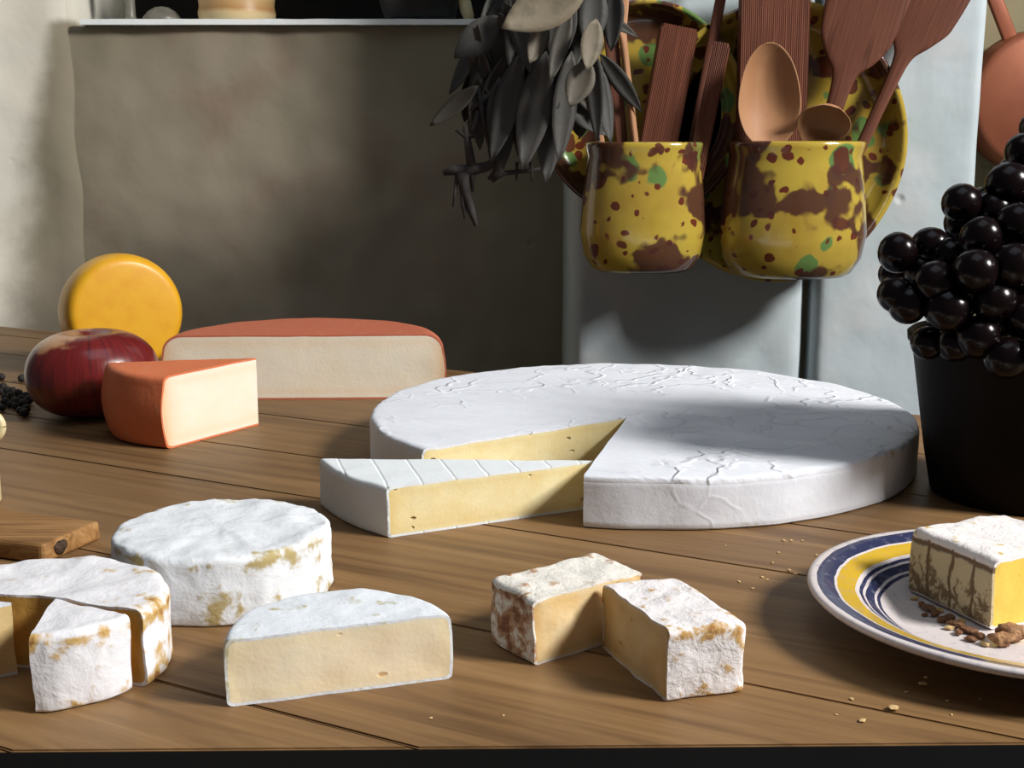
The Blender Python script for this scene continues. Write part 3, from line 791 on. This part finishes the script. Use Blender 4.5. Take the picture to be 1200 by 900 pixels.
c = t.mix(t.math('MULTIPLY', g, t.step(t.noise(v, 8, 2), .36, .44)), yel, (.12, .22, .06))
c = t.mix(t.math('MULTIPLY', brn, .95), c, (.10, .025, .018)); c = t.mix(brn2, c, (.13, .03, .015)); c = t.mix(t.math('MULTIPLY', blot_shade, .95), c, (.075, .026, .020))
t.out(c, .16, t.bump(t.noise(v, 40, 2), .12, .003), Coat_Weight=.5, Coat_Roughness=.08)
M['glaze'] = t.m
def wall_pocket(label, cx, cy, rp, tall, potx, pot_l, pot_r, rim_y, bot_y, depth, phi=0):
    yb_ = YP - .010
    c = D(cx, cy, yb_ - .02); rpm = rp * (yb_ - .02) / F
    root = empty('wall_pocket', (c.x, yb_, c.z), label, 'pottery pocket')
    bm = bmesh.new()
    prof = [(0, .0), (rpm * .8, .0), (rpm * .9, .004), (rpm * .985, .020), (rpm, .025), (rpm * .995, .030), (rpm * .96, .030), (rpm * .93, .022), (rpm * .86, .012), (rpm * .78, .009), (0, .009)]
    lathe(bm, prof, 96, fn=lambda r, z, a: r * (1 + .012 * math.cos(2 * a + phi) + .006 * math.cos(5 * a)))
    for vv in bm.verts: x, y, z = vv.co; vv.co = (x, -z, y * tall)
    link('back_plate', bm, M['glaze'], root)
    ypot = yb_ - .011 - depth
    pr0 = D((pot_l + pot_r) / 2, rim_y, ypot); pr1 = D((pot_l + pot_r) / 2, bot_y, ypot)
    rw_ = (pot_r - pot_l) / 2 * ypot / F; zt = pr0.z - c.z; zb4 = pr1.z - c.z; H = zt - zb4
    bm = bmesh.new()
    prof = [(0, 0), (rw_ * .74, 0), (rw_ * .84, H * .03), (rw_ * .97, H * .14), (rw_ * 1.03, H * .32), (rw_ * .985, H * .62), (rw_ * .93, H * .84), (rw_ * .915, H * .90), (rw_ * .95, H * .965), (rw_ * .96, H), (rw_ * .92, H * 1.012), (rw_ * .87, H * .99), (rw_ * .85, H * .9), (rw_ * .90, H * .5), (rw_ * .80, H * .1), (0, H * .06)]
    sy = depth / rw_
    lathe(bm, prof, 80, pr0.x - c.x, -.0105 - depth, sy)
    for vv in bm.verts: vv.co.z += zb4
    link('pocket', bm, M['glaze'], root)
    return Vector((pr0.x, ypot, pr0.z)), rw_, depth, H
P1 = wall_pocket('yellow brown-spattered pottery wall pocket, left one, holding a ridged paddle', 752, 130, 118, 1.05, 755, 684, 826, 168, 317, .050, 1)
P2 = wall_pocket('larger yellow green-spotted pottery wall pocket, right one, holding the big spoon', 909, 168, 147, 1.10, 935, 850, 1016, 167, 323, .056, 0)

# ------------------------------------------------------------------ utensils
def utensil(bm, stations, cup=0.0, cup_len=0.0, ridges=0, ns=20):
    """stations: (z, halfwidth, halfthick, cup, yoff).  flat side faces -y"""
    rings = []
    zs_ = []
    for ia, (a, b) in enumerate(zip(stations, stations[1:])):
        n = max(4, int(abs(b[0] - a[0]) / .003))
        for k in range(n):
            s = k / n
            def cr_(i):
                m0 = 0 if ia == 0 else (b[i] - stations[ia - 1][i]) / (b[0] - stations[ia - 1][0]) * (b[0] - a[0])
                m1 = 0 if ia + 2 >= len(stations) else (stations[ia + 2][i] - a[i]) / (stations[ia + 2][0] - a[0]) * (b[0] - a[0])
                v_ = (2 * s ** 3 - 3 * s * s + 1) * a[i] + (s ** 3 - 2 * s * s + s) * m0 + (3 * s * s - 2 * s ** 3) * b[i] + (s ** 3 - s * s) * m1
                return max(v_, .0008) if i < 3 else v_
            zs_.append([a[0] + (b[0] - a[0]) * s] + [cr_(i) for i in range(1, 5)])
    zs_.append(list(stations[-1]))
    for z, wd, th, cp, yo in zs_:
        ring = []
        for k in range(ns):
            a = 2 * math.pi * k / ns
            c, s = math.cos(a), math.sin(a)
            x = wd * (abs(c) ** .8) * (1 if c > 0 else -1); y = th * (abs(s) ** .7) * (1 if s > 0 else -1)
            f = (x / wd) ** 2 if wd > 0 else 0
            ring.append(bm.verts.new((x, y + yo + cp * (1 - f), z)))
        rings.append(ring)
    for A_, B_ in zip(rings, rings[1:]):
        for k in range(ns): face(bm, [A_[k], A_[(k + 1) % ns], B_[(k + 1) % ns], B_[k]])
    bm.faces.new(rings[0][::-1]); bm.faces.new(rings[-1])
def place(o, bot, top, yaw):
    ax = (top - bot).normalized()
    f = Vector((math.sin(yaw), -math.cos(yaw), 0)); f = (f - ax * f.dot(ax)).normalized()   # where -y points
    y = -f; x = y.cross(ax)
    m = Matrix((x, y, ax)).transposed().to_4x4(); m.translation = bot
    o.matrix_world = m
def spoonbowl(name, label, wood, bot, top, yaw, L, stations, cat):
    bm = bmesh.new(); utensil(bm, stations)
    o = link(name, bm, wood); place(o, bot, top, yaw); return props(o, label, cat)
def px2m(px, Y): return px * Y / F
def paddle(name, label, bot, top, yaw, W, TH, handle, grooves=26):
    """ridged butter paddle: blade with fine lengthwise ridges above a narrow handle"""
    L = (top - bot).length
    root = bpy.data.objects.new(name, None); COL.objects.link(root); root.empty_display_size = .02
    bm = bmesh.new(); n = grooves * 2
    z0 = handle
    for zz_a, zz_b in ((z0, L),):
        f0 = []; f1 = []; b0 = []; b1 = []
        for k in range(n + 1):
            x = -W + 2 * W * k / n
            d = -TH + (.0008 if k % 2 else 0)
            cut = .004 if (k < 2 or k > n - 2) else 0
            f0.append(bm.verts.new((x, d, zz_a))); f1.append(bm.verts.new((x, d, zz_b - cut)))
            b0.append(bm.verts.new((x, TH, zz_a))); b1.append(bm.verts.new((x, TH, zz_b - cut)))
        for k in range(n):
            bm.faces.new([f0[k], f0[k + 1], f1[k + 1], f1[k]]); bm.faces.new([b0[k + 1], b0[k], b1[k], b1[k + 1]])
            bm.faces.new([f1[k], f1[k + 1], b1[k + 1], b1[k]]); bm.faces.new([f0[k + 1], f0[k], b0[k], b0[k + 1]])
        bm.faces.new([f0[0], f1[0], b1[0], b0[0]]); bm.faces.new([f1[n], f0[n], b0[n], b1[n]])
    link('blade', bm, M['utensil'], root, smooth=False)
    bm = bmesh.new(); tube(bm, [(0, 0, 0), (0, 0, handle * .5), (0, 0, handle + .004)], [.006, .0065, TH * .95], 12)
    link('handle', bm, M['utensil'], root)
    place(root, bot, top, yaw); return props(root, label, 'butter paddle')

# left pocket
p1, rw1, d1, H1 = P1; p2, rw2, d2, H2 = P2
YL = p1.y
def inpot(px, Yo, pocket=0):                # point near the pot floor under a pixel column
    y = (P1, P2)[pocket]; q = D(px, 300, y[0].y + Yo); return Vector((q.x, y[0].y + Yo, y[0].z - y[3] * .86))
k = YL / F
paddle('butter_paddle', 'short reddish ridged butter paddle leaning in the left pottery pocket', inpot(748, .008), D(796, 31, YL + .012), R(14), 22 * k, .005, .045, 22)
spoonbowl('wooden_spoon', 'thin wooden spoon seen from its edge, standing in the left pottery pocket', M['spoonwood'], inpot(760, -.026), D(722, -22, YL - .012), R(48), 0, [(0, .0035, .003, 0, 0), (.11, .0040, .0032, 0, 0), (.20, .0042, .0034, 0, 0), (.238, .006, .003, .0, 0), (.255, .013, .0022, .008, 0), (.280, .020, .002, .013, 0), (.305, .017, .002, .010, 0), (.322, .007, .002, .002, 0), (.325, .002, .0015, 0, 0)], 'spoon')
spoonbowl('wooden_spatula', 'flat reddish wooden spatula between the bay leaves and the edge-on spoon', M['utensil'], inpot(742, -.012), D(715, 32, YL - .012), R(5), 0, [(0, .006, .002, 0, 0), (.12, .0065, .002, 0, 0), (.20, .0075, .002, 0, 0), (.262, .0075, .002, 0, 0), (.266, .005, .0015, 0, 0)], 'spatula')
spoonbowl('wooden_stick', 'pale slanting stick at the left rim of the left pottery pocket', M['spoonwood'], inpot(728, -.008), D(692, 108, YL - .010), R(0), 0, [(0, .0035, .003, 0, 0), (.10, .0050, .004, 0, 0), (.165, .0050, .004, 0, 0), (.19, .0030, .003, 0, 0), (.20, .001, .001, 0, 0)], 'stick')
paddle('butter_paddle', 'narrow reddish ridged paddle at the right of the left pottery pocket', inpot(796, -.006), D(846, 50, YL - .004), R(-20), 9.5 * k, .004, .045, 9)
spoonbowl('wooden_stick', 'long dark thin stick behind the narrow ridged paddle', M['utensil'], inpot(788, .022), D(850, -30, YL + .030), R(0), 0, [(0, .004, .003, 0, 0), (.15, .0055, .003, 0, 0), (.34, .0060, .003, 0, 0)], 'stick')
# right pocket
YR = p2.y; k = YR / F
paddle('butter_paddle', 'wide reddish ridged butter paddle standing behind the big egg-shaped spoon', inpot(899, .016, 1), D(909, -40, YR + .022), R(10), 41 * k, .006, .10, 34)
spoonbowl('wooden_spoon', 'big pale wooden spoon with an egg-shaped bowl in the right pottery pocket', M['spoonwood'], inpot(902, -.030, 1), D(902, 56, YR - .036), R(0), 0, [(0, .005, .004, 0, 0), (.09, .006, .0045, 0, 0), (.118, .009, .0045, .002, 0), (.126, .018, .0025, .007, 0), (.138, .0270, .0022, .013, 0), (.158, .0330, .002, .019, 0), (.178, .0325, .002, .020, 0), (.200, .0275, .002, .016, 0), (.216, .0200, .002, .009, 0), (.2255, .0110, .002, .003, 0), (.229, .0040, .002, .0005, 0)], 'spoon')
spoonbowl('wooden_spatula', 'broad reddish wooden spatula leaning to the right behind the big spoon', M['utensil'], inpot(925, .022, 1), D(1030, -45, YR + .014), R(-12), 0, [(0, .008, .004, 0, 0), (.14, .0095, .004, 0, 0), (.190, .0110, .004, 0, 0), (.208, .0150, .0035, 0, 0), (.222, .0270, .003, 0, 0), (.245, .0385, .003, 0, 0), (.30, .044, .003, 0, 0), (.36, .040, .003, 0, 0)], 'spatula')
spoonbowl('wooden_spatula', 'darker wooden spatula farthest right, its blade reaching past the plate rim', M['utensil'], inpot(950, .034, 1), D(1102, -28, YR + .034), R(-20), 0, [(0, .006, .004, 0, 0), (.14, .0065, .004, 0, 0), (.22, .0080, .004, 0, 0), (.240, .0115, .0035, 0, 0), (.256, .0230, .003, 0, 0), (.280, .0360, .003, 0, 0), (.37, .042, .003, 0, 0)], 'spatula')
# spoon lying with its bowl on the rim
bm = bmesh.new()
utensil(bm, [(0, .003, .003, 0, 0), (.05, .004, .003, 0, 0), (.075, .010, .002, .004, 0), (.092, .022, .002, .010, 0), (.108, .0285, .002, .013, 0), (.122, .024, .002, .010, 0), (.132, .010, .002, .003, 0), (.1335, .003, .002, 0, 0)])
o = link('wooden_spoon', bm, M['spoonwood'])
b0 = inpot(958, .0, 1); b0.z += .05
top = D(963, 152, YR - .040); place(o, top + Vector((-.020, .060, -.080)), top + Vector((0, -.002, .002)), 0)
props(o, 'wooden spoon tipped forward so only its bowl rim shows at the right pocket mouth', 'spoon')

# ------------------------------------------------------------------ bay leaves
t = NT('dried_leaf'); v = t.coord(); a = t.attr('plank')
c = t.mix(t.step(a, .0, 1.0), (.050, .048, .044), (.21, .175, .12))
c = t.mix(t.math('MULTIPLY', t.step(t.noise(v, 60, 4), .45, .7), .4), c, (.05, .055, .045))
t.out(c, .6, t.bump(t.noise(v, 120, 3), .4, .001), Specular_IOR_Level=.3)
M['leaf'] = t.m
M['twig'] = m_plain('dark_twig', (.025, .022, .022), (.045, .038, .032), .8, 120, .5, .001)
bx = D(622, -60, 1.38)
bay = empty('bay_leaf_bunch', bx, 'hanging bunch of dried dark bay leaves left of the pottery pockets', 'leaves')
bm = bmesh.new(); lay = bm.verts.layers.float.new('plank')
def leaf(base, tip, wd, nrm, shade, curl=.15):
    ax = tip - base; L = ax.length; a_ = ax.normalized(); n_ = (nrm - a_ * nrm.dot(a_)).normalized(); s_ = a_.cross(n_)
    rows = []
    N_ = 9
    for i in range(N_ + 1):
        u_ = i / N_; w_ = wd * (math.sin(math.pi * u_ ** .9) ** .85 if 0 < u_ < 1 else 0) + .0006
        c_ = base + ax * u_ + n_ * (curl * L * (u_ * u_ - u_))
        row = []
        for j in (-1, -.5, 0, .5, 1):
            for sd in (0,):
                row.append(bm.verts.new(c_ + s_ * (w_ * j) + n_ * (w_ * .35 * (abs(j) - .5))))
        rows.append(row)
    back = [[bm.verts.new(v_.co - n_ * .0006) for v_ in row] for row in rows]
    for row in rows + back:
        for v_ in row: v_[lay] = shade
    for G_, fl_ in ((rows, 0), (back, 1)):
        for A_, B_ in zip(G_, G_[1:]):
            for j in range(4):
                q_ = [A_[j], A_[j + 1], B_[j + 1], B_[j]]; bm.faces.new(q_[::-1] if fl_ else q_)
    bd_ = [r_[0] for r_ in rows] + rows[-1][1:] + [r_[4] for r_ in rows[-2::-1]] + rows[0][3:0:-1]
    bb_ = [r_[0] for r_ in back] + back[-1][1:] + [r_[4] for r_ in back[-2::-1]] + back[0][3:0:-1]
    for k_ in range(len(bd_)):
        k2 = (k_ + 1) % len(bd_)
        try: bm.faces.new([bd_[k2], bd_[k_], bb_[k_], bb_[k2]])
        except ValueError: pass
named = [  # base px, tip px, half width px, shade, depth
    ((690, -20), (588, 33), 26, .95, 1.36), ((640, 25), (621, 74), 11, .55, 1.38), ((699, 22), (688, 82), 13, .70, 1.36),
    ((690, 70), (668, 125), 16, .40, 1.36), ((668, 10), (645, 95), 10, .25, 1.37), ((590, 20), (532, 68), 22, 0, 1.42),
    ((600, 30), (550, 130), 24, 0, 1.43), ((600, 70), (548, 145), 17, .02, 1.44), ((585, 90), (590, 198), 20, .02, 1.41),
    ((610, 60), (575, 190), 20, .04, 1.40), ((640, 60), (612, 200), 24, .10, 1.39), ((650, 90), (640, 215), 20, .08, 1.40),
    ((670, 60), (655, 190), 18, .10, 1.39), ((690, 40), (700, 165), 14, .02, 1.385), ((600, -10), (575, 80), 26, .0, 1.44), ((660, -20), (650, 80), 26, .02, 1.40),
    ((630, -20), (600, 90), 28, .05, 1.42), ((700, -20), (690, 60), 20, .0, 1.40), ((720, -20), (716, 60), 16, .0, 1.40), ((705, 80), (716, 168), 12, .0, 1.39)]
rnd = random.Random(11)
for (bp, tp_, hw_, sh, Y) in named:
    Y -= .05
    b_ = D(*bp, Y) - bx; t_ = D(*tp_, Y - .01) - bx
    leaf(b_, t_, hw_ * (.8 if sh < .2 else 1) * Y / F, Vector((rnd.uniform(-.5, .5) if sh < .5 else .35, -1, .15)), sh)
for i in range(90):
    px = rnd.gauss(630, 38); py = rnd.uniform(-20, 110); Y = rnd.uniform(1.35, 1.42)
    px = min(max(px, 560), 705)
    b_ = D(px, py, Y) - bx; ang_ = R(rnd.gauss(0, 22)); L_p = rnd.uniform(55, 95)
    t_ = D(px - math.sin(ang_) * L_p, py + math.cos(ang_) * L_p, Y + rnd.uniform(-.03, .03)) - bx
    leaf(b_, t_, rnd.uniform(7, 14) * Y / F, Vector((rnd.uniform(-1, 1), -1, rnd.uniform(-.3, .5))), max(0, rnd.gauss(.10, .13)))
link('foliage', bm, M['leaf'], bay)
bm = bmesh.new()
def tw(pp, rr_, Y=1.37): tube(bm, [D(x, y, Y) - bx for x, y in pp], [r_ * Y / F for r_ in rr_], 7)
tw([(545, 148), (549, 172), (553, 198)], [3, 5, 6]); tw([(534, 152), (546, 160), (556, 158)], [2, 3.5, 4]); tw([(574, 150), (582, 175), (585, 200), (572, 210)], [5, 8, 7, 2])
tw([(519, 203), (532, 199), (550, 200), (572, 195), (590, 182)], [3, 6.5, 7, 6, 4]); tw([(542, 202), (545, 222), (552, 246), (558, 265)], [9, 6, 5, 2.5])
tw([(536, 203), (533, 225), (531, 243)], [3, 2, 1]); tw([(541, 215), (543, 240), (545, 257)], [4, 3, 1.5]); tw([(553, 200), (554, 225)], [4, 1.5]); tw([(576, 212), (590, 203), (622, 200), (640, 196)], [3, 3, 2.5, 2]); tw([(622, 190), (624, 214)], [2.5, 1]); tw([(606, 190), (605, 212)], [2, 1]); tw([(560, 130), (556, 150), (549, 165)], [3, 3, 2]); tw([(590, 100), (586, 140), (584, 180)], [5, 6, 7]); tw([(560, 100), (566, 140), (575, 170)], [3, 3, 4])
link('twig', bm, M['twig'], bay)
bm = bmesh.new(); tube(bm, [(0, 0, -.03), (0, 0, .05), (.045, YP - 1.38 - .003, .16)], [.004, .002, .0015], 8); tube(bm, [(-.02, 0, -.05), (0, 0, .0), (.0, 0, .02)], [.004, .005, .005], 8)
link('string', bm, M['twig'], bay)

# ------------------------------------------------------------------ things on the ledge
t = NT('banded_stoneware'); gr = t.n('ShaderNodeTexCoord'); sp = t.n('ShaderNodeSeparateXYZ'); t.t.links.new(gr.outputs['Object'], sp.inputs[0])
z_ = t.math('ADD', sp.outputs[2], t.math('MULTIPLY', t.noise(gr.outputs['Object'], 25), .006))
c = t.ramp(t.math('MULTIPLY', z_, 10.0), [(0, (.62, .52, .32)), (.14, (.66, .50, .26)), (.2, (.48, .26, .10)), (.32, (.60, .40, .18)), (.45, (.62, .50, .26)), (1, (.60, .48, .25))])
t.out(c, .4); M['stoneware'] = t.m
M['dimglass'] = m_plain('dusty_grey_glass', (.20, .19, .15), (.12, .11, .09), .4, 40)
M['darkware'] = m_plain('black_ironware', (.012, .012, .014), (.022, .02, .02), .5, 30)
M['tallow'] = m_plain('tallow_wax', (.78, .70, .42), (.62, .48, .22), .5, 60, .4, .002)
yl = YW + .06
pl_ = D(278, 20, yl); rj = px2m(44, yl)
bm = bmesh.new(); lathe(bm, [(0, 0), (rj * .90, 0), (rj * .97, .004), (rj * .985, .014), (rj * .95, .022), (rj * .97, .032), (rj * .98, .09), (rj * .90, .105), (rj * .90, .115), (rj * .84, .115), (rj * .84, .10), (rj * .9, .08), (rj * .86, .01), (0, .008)], 64)
props(link('stoneware_jar', bm, M['stoneware'], loc=(pl_.x, yl, zs)), 'tan banded stoneware jar standing on the white window ledge', 'jar')
q = D(153, 20, yl + .02); bm = bmesh.new(); rb_ = px2m(6, yl)
lathe(bm, [(0, 0), (rb_ * 1.9, 0), (rb_ * 2.0, .003), (rb_ * 1.2, .006), (rb_, .012), (rb_ * .9, .05), (rb_ * 1.4, .055), (rb_ * 1.5, .075), (0, .076)], 32)
props(link('candlestick', bm, M['dimglass'], loc=(q.x, yl + .02, zs)), 'dim grey candlestick stem at the left end of the window ledge', 'candlestick')
q = D(190, 20, yl); bm = bmesh.new(); rr_ = px2m(22, yl)
lathe(bm, [(0, 0), (rr_ * .85, 0), (rr_, .003), (rr_ * .96, .008), (rr_ * .7, .016), (rr_ * .35, .0215), (0, .023)], 40)
props(link('domed_lid', bm, M['dimglass'], loc=(q.x, yl, zs)), 'low grey-brown domed lid lying between candlestick and stoneware jar', 'lid')
q = D(492, 20, YW + .045); bm = bmesh.new(); rr_ = px2m(47, YW + .045)
lathe(bm, [(0, .0), (rr_ * .70, 0), (rr_ * .86, .008), (rr_ * .98, .03), (rr_, .06), (rr_ * .9, .09), (rr_ * .92, .1), (rr_ * .86, .1), (rr_ * .84, .09), (rr_ * .9, .05), (0, .01)], 48)
props(link('iron_pot', bm, M['darkware'], loc=(q.x, YW + .045, zs)), 'round black pot standing on the right of the window ledge', 'pot')
q = D(550, 17, YW + .02); bm = bmesh.new(); kk = YW / F
tube(bm, [(0, 0, 0.0), (-.001, 0, .006), (-.004, .0, .014), (-.007, .005, .03), (-.010, .01, .06)], [5 * kk, 6.5 * kk, 7.5 * kk, 7 * kk, 6 * kk], 12)
props(link('candle', bm, M['tallow'], loc=(q.x, YW + .02, zs)), 'stub of pale yellow candle at the right end of the window ledge', 'candle')

# copper pan on the right wall
t = NT('copper'); v = t.coord()
t.out(t.mix(t.step(t.noise(v, 12, 4), .35, .7), (.30, .095, .045), (.24, .07, .035)), .45, t.bump(t.noise(v, 60, 3), .1, .001), Metallic=.35)
M['copper'] = t.m
yc = 1.80; q = D(1222, 118, yc - .03); rc = px2m(80, yc - .03)
pan = empty('copper_pan', (q.x, yc, q.z), 'reddish copper pan hanging on the back wall above the grapes', 'pan')
bm = bmesh.new(); lathe(bm, [(0, .034), (rc * .90, .034), (rc * .97, .031), (rc, .026), (rc * 1.0, -.012), (rc * 1.01, -.015), (rc * .98, -.015), (rc * .97, .024), (0, .028)], 80)
for vv in bm.verts: x, y, z = vv.co; vv.co = (x, -z, y)
link('bowl', bm, M['copper'], pan)
bm = bmesh.new(); Mh = Matrix.Rotation(R(-25), 4, 'Y'); box(bm, -.010, -.004, rc * .95, .010, .004, rc * 2.2, .003, Mh); link('handle', bm, M['copper'], pan)
